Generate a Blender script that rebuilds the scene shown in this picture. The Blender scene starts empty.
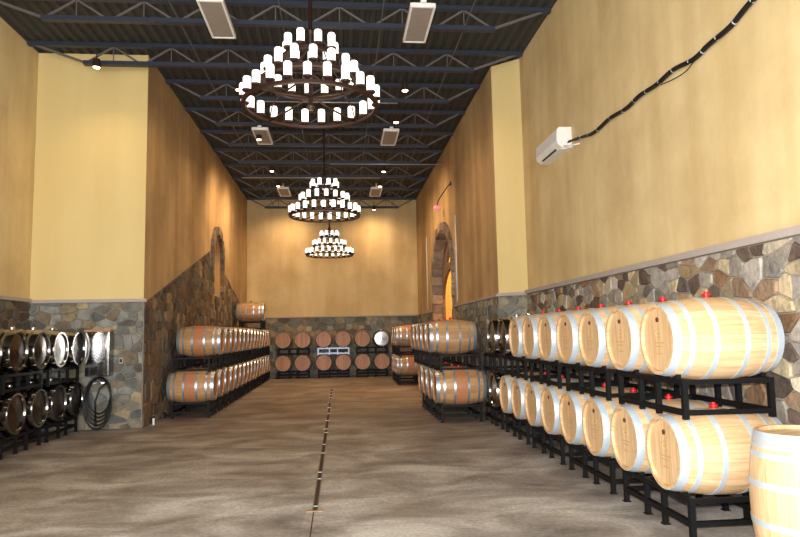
import bpy, bmesh, math, random
from mathutils import Vector, Matrix
random.seed(7)
PI = math.pi
scene = bpy.context.scene
COL = scene.collection

# ------------------------------------------------------------------ measures
H_CAM = 1.671
XL, XR = -3.715, 3.25          # nave walls
XLO, XRO = -5.79, 3.74         # outer walls nearer the camera
YLC, YRC, YRO = 12.80, 13.03, 12.60
YB = 26.70                     # far wall
YN = -5.0                      # wall behind the camera
HW = 7.25                      # underside of roof deck
HC = 2.38                      # stone wainscot height

# ------------------------------------------------------------------ materials
def srgb(r, g, b):
    def c(v):
        v /= 255.0
        return v / 12.92 if v <= .04045 else ((v + .055) / 1.055) ** 2.4
    return (c(r), c(g), c(b), 1)

def new_mat(name):
    m = bpy.data.materials.new(name); m.use_nodes = True
    nt = m.node_tree; b = nt.nodes['Principled BSDF']
    return m, nt, b

def N(nt, t, **kw):
    n = nt.nodes.new(t)
    for k, v in kw.items():
        setattr(n, k, v)
    return n

def simple(name, col, rough=.6, metal=0, emit=None, es=0, spec=None):
    m, nt, b = new_mat(name)
    b.inputs['Base Color'].default_value = col
    b.inputs['Roughness'].default_value = rough
    b.inputs['Metallic'].default_value = metal
    if spec is not None: b.inputs['Specular IOR Level'].default_value = spec
    if emit:
        b.inputs['Emission Color'].default_value = emit
        b.inputs['Emission Strength'].default_value = es
    # a little tonal noise so that no surface is dead flat
    tc = N(nt, 'ShaderNodeTexCoord'); nz = N(nt, 'ShaderNodeTexNoise')
    nz.inputs['Scale'].default_value = 9; nz.inputs['Detail'].default_value = 4
    nt.links.new(tc.outputs['Object'], nz.inputs['Vector'])
    hs = N(nt, 'ShaderNodeHueSaturation'); hs.inputs['Color'].default_value = col
    mr = N(nt, 'ShaderNodeMapRange'); mr.inputs[3].default_value = .88; mr.inputs[4].default_value = 1.12
    nt.links.new(nz.outputs['Fac'], mr.inputs[0]); nt.links.new(mr.outputs[0], hs.inputs['Value'])
    nt.links.new(hs.outputs[0], b.inputs['Base Color'])
    return m

def ramp(nt, stops):
    r = N(nt, 'ShaderNodeValToRGB')
    e = r.color_ramp.elements
    e[0].position, e[0].color = stops[0]
    e[1].position, e[1].color = stops[-1]
    for p, c in stops[1:-1]:
        x = e.new(p); x.color = c
    return r

def mixc(nt, a, b, fac, mode='MIX'):
    m = N(nt, 'ShaderNodeMix'); m.data_type = 'RGBA'; m.blend_type = mode
    for s, v in ((m.inputs[0], fac), (m.inputs[6], a), (m.inputs[7], b)):
        if hasattr(v, 'is_output') or isinstance(v, bpy.types.NodeSocket): nt.links.new(v, s)
        else: s.default_value = v
    return m.outputs[2]

def plaster(name, c1, c2, c3, streak=.5):
    m, nt, b = new_mat(name)
    tc = N(nt, 'ShaderNodeTexCoord')
    mp = N(nt, 'ShaderNodeMapping'); mp.inputs['Scale'].default_value = (1.1, 1.1, .13)
    nt.links.new(tc.outputs['Object'], mp.inputs[0])
    n1 = N(nt, 'ShaderNodeTexNoise'); n1.inputs['Scale'].default_value = 1.6; n1.inputs['Detail'].default_value = 5
    nt.links.new(mp.outputs[0], n1.inputs['Vector'])
    n2 = N(nt, 'ShaderNodeTexNoise'); n2.inputs['Scale'].default_value = .8; n2.inputs['Detail'].default_value = 8; n2.inputs['Roughness'].default_value = .6
    nt.links.new(tc.outputs['Object'], n2.inputs['Vector'])
    r1 = ramp(nt, [(.36, c2), (.66, c1)]); nt.links.new(n1.outputs['Fac'], r1.inputs[0])
    r2 = ramp(nt, [(.42, (0, 0, 0, 1)), (.72, (streak, streak, streak, 1))]); nt.links.new(n2.outputs['Fac'], r2.inputs[0])
    o = mixc(nt, r1.outputs[0], c3, r2.outputs[0])
    nt.links.new(o, b.inputs['Base Color'])
    b.inputs['Roughness'].default_value = .85
    b.inputs['Specular IOR Level'].default_value = .25
    n3 = N(nt, 'ShaderNodeTexNoise'); n3.inputs['Scale'].default_value = 14; n3.inputs['Detail'].default_value = 6
    nt.links.new(tc.outputs['Object'], n3.inputs['Vector'])
    bp = N(nt, 'ShaderNodeBump'); bp.inputs['Strength'].default_value = .12; bp.inputs['Distance'].default_value = .02
    nt.links.new(n3.outputs['Fac'], bp.inputs['Height']); nt.links.new(bp.outputs[0], b.inputs['Normal'])
    return m

def stone_mat():
    m, nt, b = new_mat('fieldstone')
    at = N(nt, 'ShaderNodeAttribute'); at.attribute_name = 'stone'
    tc = N(nt, 'ShaderNodeTexCoord')
    n = N(nt, 'ShaderNodeTexNoise'); n.inputs['Scale'].default_value = 7; n.inputs['Detail'].default_value = 8; n.inputs['Roughness'].default_value = .65
    nt.links.new(tc.outputs['Object'], n.inputs['Vector'])
    r = ramp(nt, [(.3, (.45, .43, .42, 1)), (.5, (.95, .93, .9, 1)), (.75, (1.35, 1.25, 1.1, 1))])
    nt.links.new(n.outputs['Fac'], r.inputs[0])
    o = mixc(nt, at.outputs['Color'], r.outputs[0], .85, 'MULTIPLY')
    n2 = N(nt, 'ShaderNodeTexNoise'); n2.inputs['Scale'].default_value = 3.3; n2.inputs['Detail'].default_value = 5
    nt.links.new(tc.outputs['Object'], n2.inputs['Vector'])
    r2 = ramp(nt, [(.55, (0, 0, 0, 1)), (.75, (.35, .35, .35, 1))]); nt.links.new(n2.outputs['Fac'], r2.inputs[0])
    o = mixc(nt, o, srgb(128, 92, 58), r2.outputs[0])
    nt.links.new(o, b.inputs['Base Color'])
    b.inputs['Roughness'].default_value = .78
    n3 = N(nt, 'ShaderNodeTexNoise'); n3.inputs['Scale'].default_value = 22; n3.inputs['Detail'].default_value = 8
    nt.links.new(tc.outputs['Object'], n3.inputs['Vector'])
    bp = N(nt, 'ShaderNodeBump'); bp.inputs['Strength'].default_value = .5; bp.inputs['Distance'].default_value = .03
    nt.links.new(n3.outputs['Fac'], bp.inputs['Height']); nt.links.new(bp.outputs[0], b.inputs['Normal'])
    return m

def floor_mat():
    m, nt, b = new_mat('stained_concrete')
    tc = N(nt, 'ShaderNodeTexCoord')
    mp = N(nt, 'ShaderNodeMapping'); mp.inputs['Scale'].default_value = (.6, .95, 1)
    nt.links.new(tc.outputs['Object'], mp.inputs[0])
    n1 = N(nt, 'ShaderNodeTexNoise'); n1.inputs['Scale'].default_value = 1.5; n1.inputs['Detail'].default_value = 9; n1.inputs['Roughness'].default_value = .62; n1.inputs['Distortion'].default_value = .5
    nt.links.new(mp.outputs[0], n1.inputs['Vector'])
    r1 = ramp(nt, [(.3, srgb(108, 102, 97)), (.48, srgb(168, 161, 154)), (.64, srgb(216, 212, 206))])
    nt.links.new(n1.outputs['Fac'], r1.inputs[0])
    n2 = N(nt, 'ShaderNodeTexNoise'); n2.inputs['Scale'].default_value = .45; n2.inputs['Detail'].default_value = 6
    nt.links.new(tc.outputs['Object'], n2.inputs['Vector'])
    r2 = ramp(nt, [(.42, (0, 0, 0, 1)), (.7, (.35, .35, .35, 1))]); nt.links.new(n2.outputs['Fac'], r2.inputs[0])
    o = mixc(nt, r1.outputs[0], srgb(132, 110, 88), r2.outputs[0])
    # brown aisle stain, plus warm light of the far hall painted in along Y
    sx = N(nt, 'ShaderNodeSeparateXYZ'); nt.links.new(tc.outputs['Object'], sx.inputs[0])
    mr = N(nt, 'ShaderNodeMapRange'); mr.inputs[1].default_value = 7; mr.inputs[2].default_value = 14; mr.inputs[3].default_value = 0; mr.inputs[4].default_value = .5
    nt.links.new(sx.outputs['Y'], mr.inputs[0])
    o = mixc(nt, o, srgb(112, 86, 64), mr.outputs[0])
    # fine speckle and scratches
    n4 = N(nt, 'ShaderNodeTexNoise'); n4.inputs['Scale'].default_value = 26; n4.inputs['Detail'].default_value = 5
    nt.links.new(tc.outputs['Object'], n4.inputs['Vector'])
    r4 = ramp(nt, [(.35, (.82, .82, .82, 1)), (.65, (1.1, 1.1, 1.1, 1))]); nt.links.new(n4.outputs['Fac'], r4.inputs[0])
    o = mixc(nt, o, r4.outputs[0], 1.0, 'MULTIPLY')
    nt.links.new(o, b.inputs['Base Color'])
    rr = N(nt, 'ShaderNodeMapRange'); rr.inputs[3].default_value = .42; rr.inputs[4].default_value = .72
    nt.links.new(n1.outputs['Fac'], rr.inputs[0]); nt.links.new(rr.outputs[0], b.inputs['Roughness'])
    bp = N(nt, 'ShaderNodeBump'); bp.inputs['Strength'].default_value = .15; bp.inputs['Distance'].default_value = .01
    nt.links.new(n4.outputs['Fac'], bp.inputs['Height']); nt.links.new(bp.outputs[0], b.inputs['Normal'])
    return m

def oak(name, light, dark, head=False, stain=None):
    """staves run along local X; heads are planks across local Z"""
    m, nt, b = new_mat(name)
    tc = N(nt, 'ShaderNodeTexCoord'); sx = N(nt, 'ShaderNodeSeparateXYZ'); nt.links.new(tc.outputs['Object'], sx.inputs[0])
    if head:
        q = N(nt, 'ShaderNodeMath', operation='MULTIPLY'); nt.links.new(sx.outputs['Y'], q.inputs[0]); q.inputs[1].default_value = 11
    else:
        a = N(nt, 'ShaderNodeMath', operation='ARCTAN2'); nt.links.new(sx.outputs['Y'], a.inputs[0]); nt.links.new(sx.outputs['Z'], a.inputs[1])
        q = N(nt, 'ShaderNodeMath', operation='MULTIPLY'); nt.links.new(a.outputs[0], q.inputs[0]); q.inputs[1].default_value = 30 / (2 * PI)
    fl = N(nt, 'ShaderNodeMath', operation='FLOOR'); nt.links.new(q.outputs[0], fl.inputs[0])
    oi = N(nt, 'ShaderNodeObjectInfo')
    ad = N(nt, 'ShaderNodeMath', operation='ADD'); nt.links.new(fl.outputs[0], ad.inputs[0])
    ml = N(nt, 'ShaderNodeMath', operation='MULTIPLY'); nt.links.new(oi.outputs['Random'], ml.inputs[0]); ml.inputs[1].default_value = 91
    nt.links.new(ml.outputs[0], ad.inputs[1])
    wn = N(nt, 'ShaderNodeTexWhiteNoise', noise_dimensions='1D'); nt.links.new(ad.outputs[0], wn.inputs['W'])
    r = ramp(nt, [(0, dark), (1, light)]); nt.links.new(wn.outputs['Value'], r.inputs[0])
    mp = N(nt, 'ShaderNodeMapping'); mp.inputs['Scale'].default_value = (3, 40, 40) if not head else (40, 40, 3)
    nt.links.new(tc.outputs['Object'], mp.inputs[0])
    n = N(nt, 'ShaderNodeTexNoise'); n.inputs['Scale'].default_value = 1.2; n.inputs['Detail'].default_value = 6
    nt.links.new(mp.outputs[0], n.inputs['Vector'])
    rg = ramp(nt, [(.3, (.78, .74, .7, 1)), (.7, (1.06, 1.05, 1.04, 1))]); nt.links.new(n.outputs['Fac'], rg.inputs[0])
    o = mixc(nt, r.outputs[0], rg.outputs[0], 1.0, 'MULTIPLY')
    # seam lines
    fr = N(nt, 'ShaderNodeMath', operation='FRACT'); nt.links.new(q.outputs[0], fr.inputs[0])
    lt = N(nt, 'ShaderNodeMath', operation='LESS_THAN'); nt.links.new(fr.outputs[0], lt.inputs[0]); lt.inputs[1].default_value = .035
    o = mixc(nt, o, tuple(c * .55 for c in dark[:3]) + (1,), lt.outputs[0])
    if stain:
        ab = N(nt, 'ShaderNodeMath', operation='ABSOLUTE'); nt.links.new(sx.outputs['X'], ab.inputs[0])
        mr = N(nt, 'ShaderNodeMapRange'); mr.inputs[1].default_value = .135; mr.inputs[2].default_value = .12; mr.inputs[3].default_value = 0; mr.inputs[4].default_value = .75
        nt.links.new(ab.outputs[0], mr.inputs[0])
        o = mixc(nt, o, stain, mr.outputs[0])
    nt.links.new(o, b.inputs['Base Color'])
    b.inputs['Roughness'].default_value = .42
    b.inputs['Specular IOR Level'].default_value = .45
    bp = N(nt, 'ShaderNodeBump'); bp.inputs['Strength'].default_value = .25; bp.inputs['Distance'].default_value = .004
    nt.links.new(n.outputs['Fac'], bp.inputs['Height']); nt.links.new(bp.outputs[0], b.inputs['Normal'])
    return m

M = {}
M['plaster'] = plaster('mustard_plaster', srgb(230, 209, 160), srgb(212, 187, 136), srgb(176, 146, 100), .5)
M['plaster_nave'] = plaster('darker_plaster', srgb(206, 178, 132), srgb(180, 150, 108), srgb(146, 122, 92), .6)  # darker, browner plaster for the nave walls
M['plaster_plain'] = plaster('mustard_plaster_even', srgb(228, 206, 146), srgb(222, 199, 138), srgb(214, 190, 130), .2)
M['stone'] = stone_mat()
M['mortar'] = simple('mortar', srgb(146, 138, 124), .95)
M['cap'] = simple('stone_cap', srgb(176, 166, 160), .8)
M['floor'] = floor_mat()
M['tracery'] = simple('carved_stone', srgb(118, 98, 80), .85)
M['deck'] = simple('roof_deck', srgb(58, 58, 54), .8)
M['joist'] = simple('joist_paint', srgb(46, 54, 69), .5)
M['joist_web'] = simple('joist_web_paint', srgb(98, 94, 94), .5)
M['rack'] = simple('rack_black', srgb(13, 14, 16), .55, spec=.2)
M['galv'] = simple('galvanised', srgb(186, 200, 214), .36, .75)
M['galv_new'] = simple('galvanised_new', srgb(196, 210, 222), .45, .35)
M['rack_galv'] = simple('rack_galvanised', srgb(150, 160, 178), .4, .6)
M['steel'] = simple('polished_stainless', srgb(150, 148, 146), .12, 1.0)
M['steel_head'] = simple('stainless_head', srgb(96, 88, 84), .22, 1.0)  # dark reflection put into the base colour of the heads
M['steel_bright'] = simple('bright_stainless', srgb(205, 208, 212), .26, .95)
M['oak_new'] = oak('new_oak', srgb(229, 198, 157), srgb(213, 177, 132))
M['oak_new_head'] = oak('new_oak_head', srgb(230, 200, 158), srgb(214, 180, 136), head=True)
M['oak_used'] = oak('used_oak', srgb(206, 168, 124), srgb(176, 134, 92))
M['oak_used_head'] = oak('used_oak_head', srgb(196, 142, 96), srgb(170, 114, 72), head=True)
M['oak_stain'] = oak('wine_stained_oak', srgb(206, 166, 118), srgb(182, 138, 92), stain=srgb(192, 122, 84))
M['bung'] = simple('red_silicone', srgb(200, 22, 30), .45)
M['plug'] = simple('dark_plug', srgb(96, 52, 30), .6)
M['stamp'] = simple('branded_mark', srgb(196, 150, 92), .7)
M['iron'] = simple('dark_wrought_iron', srgb(44, 22, 17), .55, .3)
def candle_mat():
    m, nt, b = new_mat('candle_glass')
    b.inputs['Base Color'].default_value = srgb(250, 244, 232)
    b.inputs['Roughness'].default_value = .5
    b.inputs['Emission Color'].default_value = (1, .93, .84, 1)
    b.inputs['Emission Strength'].default_value = 1.5
    return m
M['candle'] = candle_mat()
M['lamp_body'] = simple('lamp_bronze', srgb(60, 44, 34), .5, .3)
M['bulb'] = simple('warm_bulb', srgb(255, 230, 190), .4, 0, (1, .72, .42, 1), 14)
M['white'] = simple('white_enamel', srgb(236, 236, 234), .45)
M['vent_dark'] = simple('vent_dark', srgb(60, 62, 66), .6)
M['cable'] = simple('black_rubber', srgb(14, 14, 15), .5)
M['tie'] = simple('cable_tie', srgb(190, 200, 215), .5)
M['grille'] = simple('speckled_grille', srgb(150, 140, 132), .75)
M['pink'] = simple('pink_glass', srgb(214, 110, 130), .3, 0, (1, .35, .4, 1), .5)
M['conduit'] = simple('galvanised_conduit', srgb(190, 188, 184), .35, .5)
M['rust'] = simple('rusty_drain', srgb(150, 122, 96), .75, .2)
M['gap'] = simple('dark_gap', srgb(60, 48, 38), .9)

# ------------------------------------------------------------------ helpers
def link(o, parent=None):
    COL.objects.link(o)
    if parent: o.parent = parent
    return o

def obj(name, bm, m, parent=None, loc=(0, 0, 0), smooth=False):
    me = bpy.data.meshes.new(name)
    bmesh.ops.recalc_face_normals(bm, faces=bm.faces)
    bm.to_mesh(me); bm.free()
    if smooth:
        for p in me.polygons: p.use_smooth = True
        if smooth != True:
            me.set_sharp_from_angle(angle=smooth)
    for mm in (m if isinstance(m, (list, tuple)) else [m]): me.materials.append(mm)
    o = bpy.data.objects.new(name, me); o.location = loc
    return link(o, parent)

def tag(o, label=None, cat=None, group=None, kind=None):
    if label: o['label'] = label
    if cat: o['category'] = cat
    if group: o['group'] = group
    if kind: o['kind'] = kind
    return o

def thing(name, label, cat, loc=(0, 0, 0), rz=0, group=None):
    o = bpy.data.objects.new(name, None); o.empty_display_size = .1
    o.location = loc; o.rotation_euler = (0, 0, rz)
    link(o); return tag(o, label, cat, group)

def copy_tree(o, parent=None):
    c = o.copy(); COL.objects.link(c)
    if parent: c.parent = parent
    for ch in list(o.children): copy_tree(ch, c)
    return c

def box(bm, c, s, rot=None, bev=0):
    r = bmesh.ops.create_cube(bm, size=1)
    vs = r['verts']
    bmesh.ops.scale(bm, vec=Vector(s), verts=vs)
    if bev:
        es = list({e for v in vs for e in v.link_edges})
        rr = bmesh.ops.bevel(bm, geom=es, offset=bev, segments=2, affect='EDGES')
        vs = list({v for f in rr['faces'] for v in f.verts} | {v for v in vs if v.is_valid})
    if rot is not None: bmesh.ops.rotate(bm, cent=(0, 0, 0), matrix=rot, verts=vs)
    bmesh.ops.translate(bm, vec=Vector(c), verts=vs)
    return vs

def bar(bm, a, b, w, h=None):
    """square bar between two points"""
    a, b = Vector(a), Vector(b); d = b - a; L = d.length
    h = h or w
    q = d.to_track_quat('X', 'Z').to_matrix()
    box(bm, (a + b) / 2, (L, w, h), q)

def tube(bm, pts, r, seg=8, closed=False):
    pts = [Vector(p) for p in pts]; n = len(pts); rings = []
    up = Vector((0, 0, 1)); prev = None
    for i, p in enumerate(pts):
        if closed: d = pts[(i + 1) % n] - pts[i - 1]
        else: d = pts[min(i + 1, n - 1)] - pts[max(i - 1, 0)]
        d.normalize()
        if prev is None:
            ref = up if abs(d.dot(up)) < .95 else Vector((1, 0, 0))
            u = d.cross(ref).normalized()
        else:
            u = (prev - d * prev.dot(d)).normalized()
        prev = u; v = d.cross(u)
        rr = r[i] if isinstance(r, (list, tuple)) else r
        rings.append([bm.verts.new(p + (u * math.cos(2 * PI * k / seg) + v * math.sin(2 * PI * k / seg)) * rr) for k in range(seg)])
    m = n if closed else n - 1
    for i in range(m):
        a, b = rings[i], rings[(i + 1) % n]
        for k in range(seg):
            bm.faces.new((a[k], a[(k + 1) % seg], b[(k + 1) % seg], b[k]))
    if not closed:
        bm.faces.new(rings[0][::-1]); bm.faces.new(rings[-1])

def lathe(bm, prof, seg=32, axis='Z', closed=False, c=(0, 0, 0)):
    """prof: list of (radius, height)"""
    rings = []
    for r, h in prof:
        ring = []
        for k in range(seg):
            a = 2 * PI * k / seg
            p = (r * math.cos(a), r * math.sin(a), h) if axis == 'Z' else (h, r * math.cos(a), r * math.sin(a))
            ring.append(bm.verts.new(Vector(p) + Vector(c)))
        rings.append(ring)
    m = len(rings) if closed else len(rings) - 1
    for i in range(m):
        a, b = rings[i], rings[(i + 1) % len(rings)]
        for k in range(seg):
            bm.faces.new((a[k], a[(k + 1) % seg], b[(k + 1) % seg], b[k]))
    if not closed:
        if prof[0][0] > 0: bm.faces.new(rings[0][::-1])
        if prof[-1][0] > 0: bm.faces.new(rings[-1])

ORD = ['nearest', 'second', 'third', 'fourth', 'fifth', 'sixth', 'seventh', 'eighth', 'ninth', 'tenth',
       'eleventh', 'twelfth', 'thirteenth', 'fourteenth', 'fifteenth', 'sixteenth']
def nth(i, n=None):
    if n and i == n - 1 and n > 1: return 'farthest from camera'
    return 'nearest the camera' if i == 0 else ORD[i] + ' from camera'

# ------------------------------------------------------------------ the setting
def struct(name, bm, m, parent=None, smooth=False):
    o = obj(name, bm, m, parent, smooth=smooth)
    if parent is None: o['kind'] = 'structure'
    return o

T = .25
def slab(p0, p1):
    bm = bmesh.new(); c = [(a + b) / 2 for a, b in zip(p0, p1)]; s = [abs(b - a) for a, b in zip(p0, p1)]
    box(bm, c, s); return bm

floor_o = struct('floor', slab((XLO - T, YN - T, -.2), (6.2, YB + T, 0)), M['floor'])

# roof deck, corrugated along Y
bm = bmesh.new()
x = XLO - T; prof = []; pw = .19
while x < XRO + T:
    prof += [(x, HW), (x + .075, HW), (x + .1, HW + .05), (x + .165, HW + .05)]; x += pw
for y0, y1 in ((YN - T, YB + T),):
    va = [bm.verts.new((px, y0, pz)) for px, pz in prof]; vb = [bm.verts.new((px, y1, pz)) for px, pz in prof]
    for i in range(len(prof) - 1): bm.faces.new((va[i], va[i + 1], vb[i + 1], vb[i]))
struct('ceiling', bm, M['deck'])
bm = bmesh.new(); box(bm, ((XLO + XRO) / 2, (YN + YB) / 2, HW + .16), (XRO - XLO + 2 * T, YB - YN + 2 * T, .2))
obj('roof_insulation', bm, M['deck'], bpy.data.objects['ceiling'])

def extrude_poly(outer, holes, to3, th):
    """wall panel from 2D outlines; to3(u, v, w) maps to world, w = depth behind the face"""
    bm = bmesh.new()
    for w in (0, th):
        edges = []
        for lp in [outer] + holes:
            vs = [bm.verts.new(to3(u, v, w)) for u, v in lp]
            edges += [bm.edges.new((vs[i], vs[(i + 1) % len(vs)])) for i in range(len(vs))]
        bmesh.ops.triangle_fill(bm, edges=edges, use_beauty=True)
    for lp in [outer] + holes:
        n = len(lp)
        for i in range(n):
            a, b = lp[i], lp[(i + 1) % n]
            bm.faces.new([bm.verts.new(to3(*q)) for q in ((a[0], a[1], 0), (b[0], b[1], 0), (b[0], b[1], th), (a[0], a[1], th))])
    bmesh.ops.remove_doubles(bm, verts=bm.verts, dist=.0005)
    return bm

def gothic(c, half, z0, zs, apex, n=8):
    """pointed arch outline from lower left round to lower right"""
    pts = [(c - half, z0)]
    for i in range(n + 1):
        t = i / n
        pts.append((c - half * math.cos(t * PI / 2) ** .85 if t < 1 else c, zs + (apex - zs) * math.sin(t * PI / 2) ** 1.15 if t > 0 else zs))
    for p in pts[::-1][1:]: pts.append((2 * c - p[0], p[1]))
    out = []
    for p in pts:
        if not out or (abs(out[-1][0] - p[0]) + abs(out[-1][1] - p[1])) > 1e-4: out.append(p)
    return out

# maps for the walls: to3(u, v, w): u along, v up, w into the wall (negative = proud of the wall)
mapL = lambda u, v, w=0: Vector((XL - w, u, v))
mapR = lambda u, v, w=0: Vector((XR + w, u, v))
mapLO = lambda u, v, w=0: Vector((XLO - w, u, v))
mapRO = lambda u, v, w=0: Vector((XRO + w, u, v))
mapLF = lambda u, v, w=0: Vector((u, YLC + w, v))
mapB = lambda u, v, w=0: Vector((u, YB + w, v))
_d = Vector((XRO - XR, YRO - YRC, 0)); RFL = _d.length; _d.normalize(); _n = Vector((-_d.y, _d.x, 0))
mapRF = lambda u, v, w=0: Vector((XR, YRC, v)) + _d * u + _n * w

LA = dict(c=20.15, half=.78, z0=2.9, zs=3.9, apex=4.78)
RA = dict(c=20.1, half=1.95, z0=2.02, zs=3.4, apex=4.85)
hole_l = gothic(**LA); hole_r = gothic(**RA)
rect = lambda a, b, c, d: [(a, c), (b, c), (b, d), (a, d)]
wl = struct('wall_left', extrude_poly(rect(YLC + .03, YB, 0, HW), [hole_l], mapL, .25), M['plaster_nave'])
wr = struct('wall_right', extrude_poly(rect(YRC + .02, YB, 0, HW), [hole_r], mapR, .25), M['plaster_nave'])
wlo = struct('wall_left_outer', extrude_poly(rect(YN, YLC + .25, 0, HW), [], mapLO, .25), M['plaster'])
wro = struct('wall_right_outer', extrude_poly(rect(YN, YRO + .1, 0, HW), [], mapRO, .25), M['plaster'])
wlf = struct('wall_left_return', extrude_poly(rect(XLO, XL, 0, HW), [], mapLF, .03), M['plaster_plain'])
wrf = struct('wall_right_return', extrude_poly(rect(0, RFL, 0, HW), [], mapRF, .2), M['plaster_plain'])
wb = struct('wall_far', extrude_poly(rect(XL - .2, XR + .2, 0, HW), [], mapB, .25), M['plaster'])
# wall behind the camera with the big daylight door opening
DOOR = (-5.4, 1.6, 0.05, 4.6)
mapN = lambda u, v, w=0: Vector((u, YN - w, v))
wn = struct('wall_near', extrude_poly(rect(XLO, XRO, 0, HW), [rect(DOOR[0], DOOR[1], DOOR[2], DOOR[3])], mapN, .25), M['plaster'])
# niche back behind the left blind arch
bm = extrude_poly([(LA['c'] - 1, LA['z0'] - .2), (LA['c'] + 1, LA['z0'] - .2), (LA['c'] + 1, 5.2), (LA['c'] - 1, 5.2)], [], lambda u, v, w: Vector((XL - .25 - w, u, v)), .1)
obj('niche_back', bm, M['plaster'], wl)
# lit side room seen through the right arch
bm = bmesh.new()
for c, s in (((5.65, 21, 2.9), (.1, 8.4, 5.8)), ((4.6, 25.2, 2.9), (2.2, .1, 5.8)), ((4.6, 16.9, 2.9), (2.2, .1, 5.8)), ((4.6, 21, 5.85), (2.2, 8.4, .1))):
    box(bm, c, s)
struct('wall_side_room', bm, M['plaster_plain'])

# ---- stone cladding: real stones, clipped Voronoi cells laid in rough courses
def clip(poly, a, b, c):
    """keep a*x + b*y <= c"""
    out = []
    for i in range(len(poly)):
        p, q = poly[i], poly[(i + 1) % len(poly)]
        dp, dq = a * p[0] + b * p[1] - c, a * q[0] + b * q[1] - c
        if dp <= 0: out.append(p)
        if (dp < 0 < dq) or (dq < 0 < dp):
            t = dp / (dp - dq); out.append((p[0] + (q[0] - p[0]) * t, p[1] + (q[1] - p[1]) * t))
    return out

PALETTES = {
 'arch': [(150, 134, 122), (134, 120, 112), (120, 110, 104), (158, 144, 128), (140, 118, 100)],
 'warm': [(164, 158, 148), (146, 140, 130), (178, 164, 136), (186, 172, 144), (124, 98, 74), (168, 146, 112), (112, 104, 98), (158, 154, 150), (160, 136, 112), (194, 186, 168), (98, 84, 76), (170, 166, 160), (150, 146, 140)],
 'grey': [(122, 128, 126), (112, 118, 116), (136, 136, 128), (150, 144, 126), (104, 100, 94), (132, 120, 100), (146, 148, 144), (108, 114, 112), (160, 146, 116), (128, 132, 130)],
 'brown': [(114, 100, 84), (98, 86, 74), (128, 112, 90), (92, 84, 78), (116, 92, 66), (104, 100, 94), (140, 122, 98), (82, 74, 68)],
}
def stones(name, parent, patches, to3, cell=(.30, .22), pal='warm', seed=1, gap=.006, stretch=1.0):
    rnd = random.Random(seed)
    bm = bmesh.new(); cl = bm.loops.layers.float_color.new('stone')
    allp = [p for q in patches for p in q]
    u0, u1 = min(p[0] for p in allp) - .6, max(p[0] for p in allp) + .6
    v0, v1 = -.5, max(p[1] for p in allp) + .6
    cw, ch = cell
    rows = int((v1 - v0) / ch) + 1; cols = int((u1 - u0) / cw) + 1
    S = {}
    for j in range(rows):
        for i in range(cols):
            if rnd.random() < .27: continue
            S[i, j] = (u0 + (i + .5 * (j % 2) + rnd.uniform(-.36, .36)) * cw, v0 + (j + .5 + rnd.uniform(-.22, .22)) * ch)
    for (i, j), (sx, sy) in S.items():
        poly = [(sx - cw * 1.6, sy - ch * 1.5), (sx + cw * 1.6, sy - ch * 1.5), (sx + cw * 1.6, sy + ch * 1.5), (sx - cw * 1.6, sy + ch * 1.5)]
        ky = (cw / ch) * .9
        for dj in range(-3, 4):
            for di in range(-3, 4):
                q = S.get((i + di, j + dj))
                if q is None or (di == 0 and dj == 0): continue
                dx, dy = q[0] - sx, (q[1] - sy) * ky
                mx, my = (q[0] + sx) / 2, (q[1] + sy) / 2 * ky
                poly = clip(poly, dx, dy * ky, dx * mx + dy * my)
                if len(poly) < 3: break
            if len(poly) < 3: break
        if len(poly) < 3: continue
        base = rnd.choice(PALETTES[pal]); k = rnd.uniform(.82, 1.14)
        colr = srgb(*[min(255, max(0, c * k)) for c in base]); depth = rnd.uniform(.018, .045)
        for pt in patches:
            pp = poly
            n = len(pt)
            # patch is counter clockwise
            for a in range(n):
                (x0, y0), (x1, y1) = pt[a], pt[(a + 1) % n]
                nx, ny = (y1 - y0), -(x1 - x0); L = math.hypot(nx, ny); nx /= L; ny /= L
                pp = clip(pp, nx, ny, nx * x0 + ny * y0)
                if len(pp) < 3: break
            if len(pp) < 3: continue
            cx = sum(p[0] for p in pp) / len(pp); cy = sum(p[1] for p in pp) / len(pp)
            # shrink by the mortar joint
            q = [p for p in pp]
            ok = pp; m = len(pp)
            sgn = sum(pp[a][0] * pp[(a + 1) % m][1] - pp[(a + 1) % m][0] * pp[a][1] for a in range(m))
            if abs(sgn) < .004: continue
            if sgn < 0: pp = pp[::-1]
            for a in range(m):
                (x0, y0), (x1, y1) = pp[a], pp[(a + 1) % m]
                nx, ny = (y1 - y0), -(x1 - x0); L = math.hypot(nx, ny)
                if L < 1e-5: continue
                nx /= L; ny /= L
                ok = clip(ok, nx, ny, nx * x0 + ny * y0 - gap)
                if len(ok) < 3: break
            if len(ok) < 3: continue
            # round corners once (cut each corner)
            rd = []
            m = len(ok)
            for a in range(m):
                p, nx_ = ok[a], ok[(a + 1) % m]
                rd.append((p[0] * .88 + nx_[0] * .12, p[1] * .88 + nx_[1] * .12)); rd.append((p[0] * .12 + nx_[0] * .88, p[1] * .12 + nx_[1] * .88))
            tx, ty = rnd.uniform(-.012, .012), rnd.uniform(-.012, .012)
            r0 = [bm.verts.new(to3(p[0], p[1], .02)) for p in rd]
            r1 = [bm.verts.new(to3(p[0], p[1], -depth * .55)) for p in rd]
            r2 = [bm.verts.new(to3(cx + (p[0] - cx) * .92, cy + (p[1] - cy) * .92, -depth - (p[0] - cx) / cw * tx - (p[1] - cy) / ch * ty)) for p in rd]
            fs = []
            m = len(rd)
            for a in range(m):
                b = (a + 1) % m
                fs.append(bm.faces.new((r0[a], r0[b], r1[b], r1[a]))); fs.append(bm.faces.new((r1[a], r1[b], r2[b], r2[a])))
            fs.append(bm.faces.new(r2))
            for f in fs:
                for l in f.loops: l[cl] = colr
    return obj(name, bm, M['stone'], parent)

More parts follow.
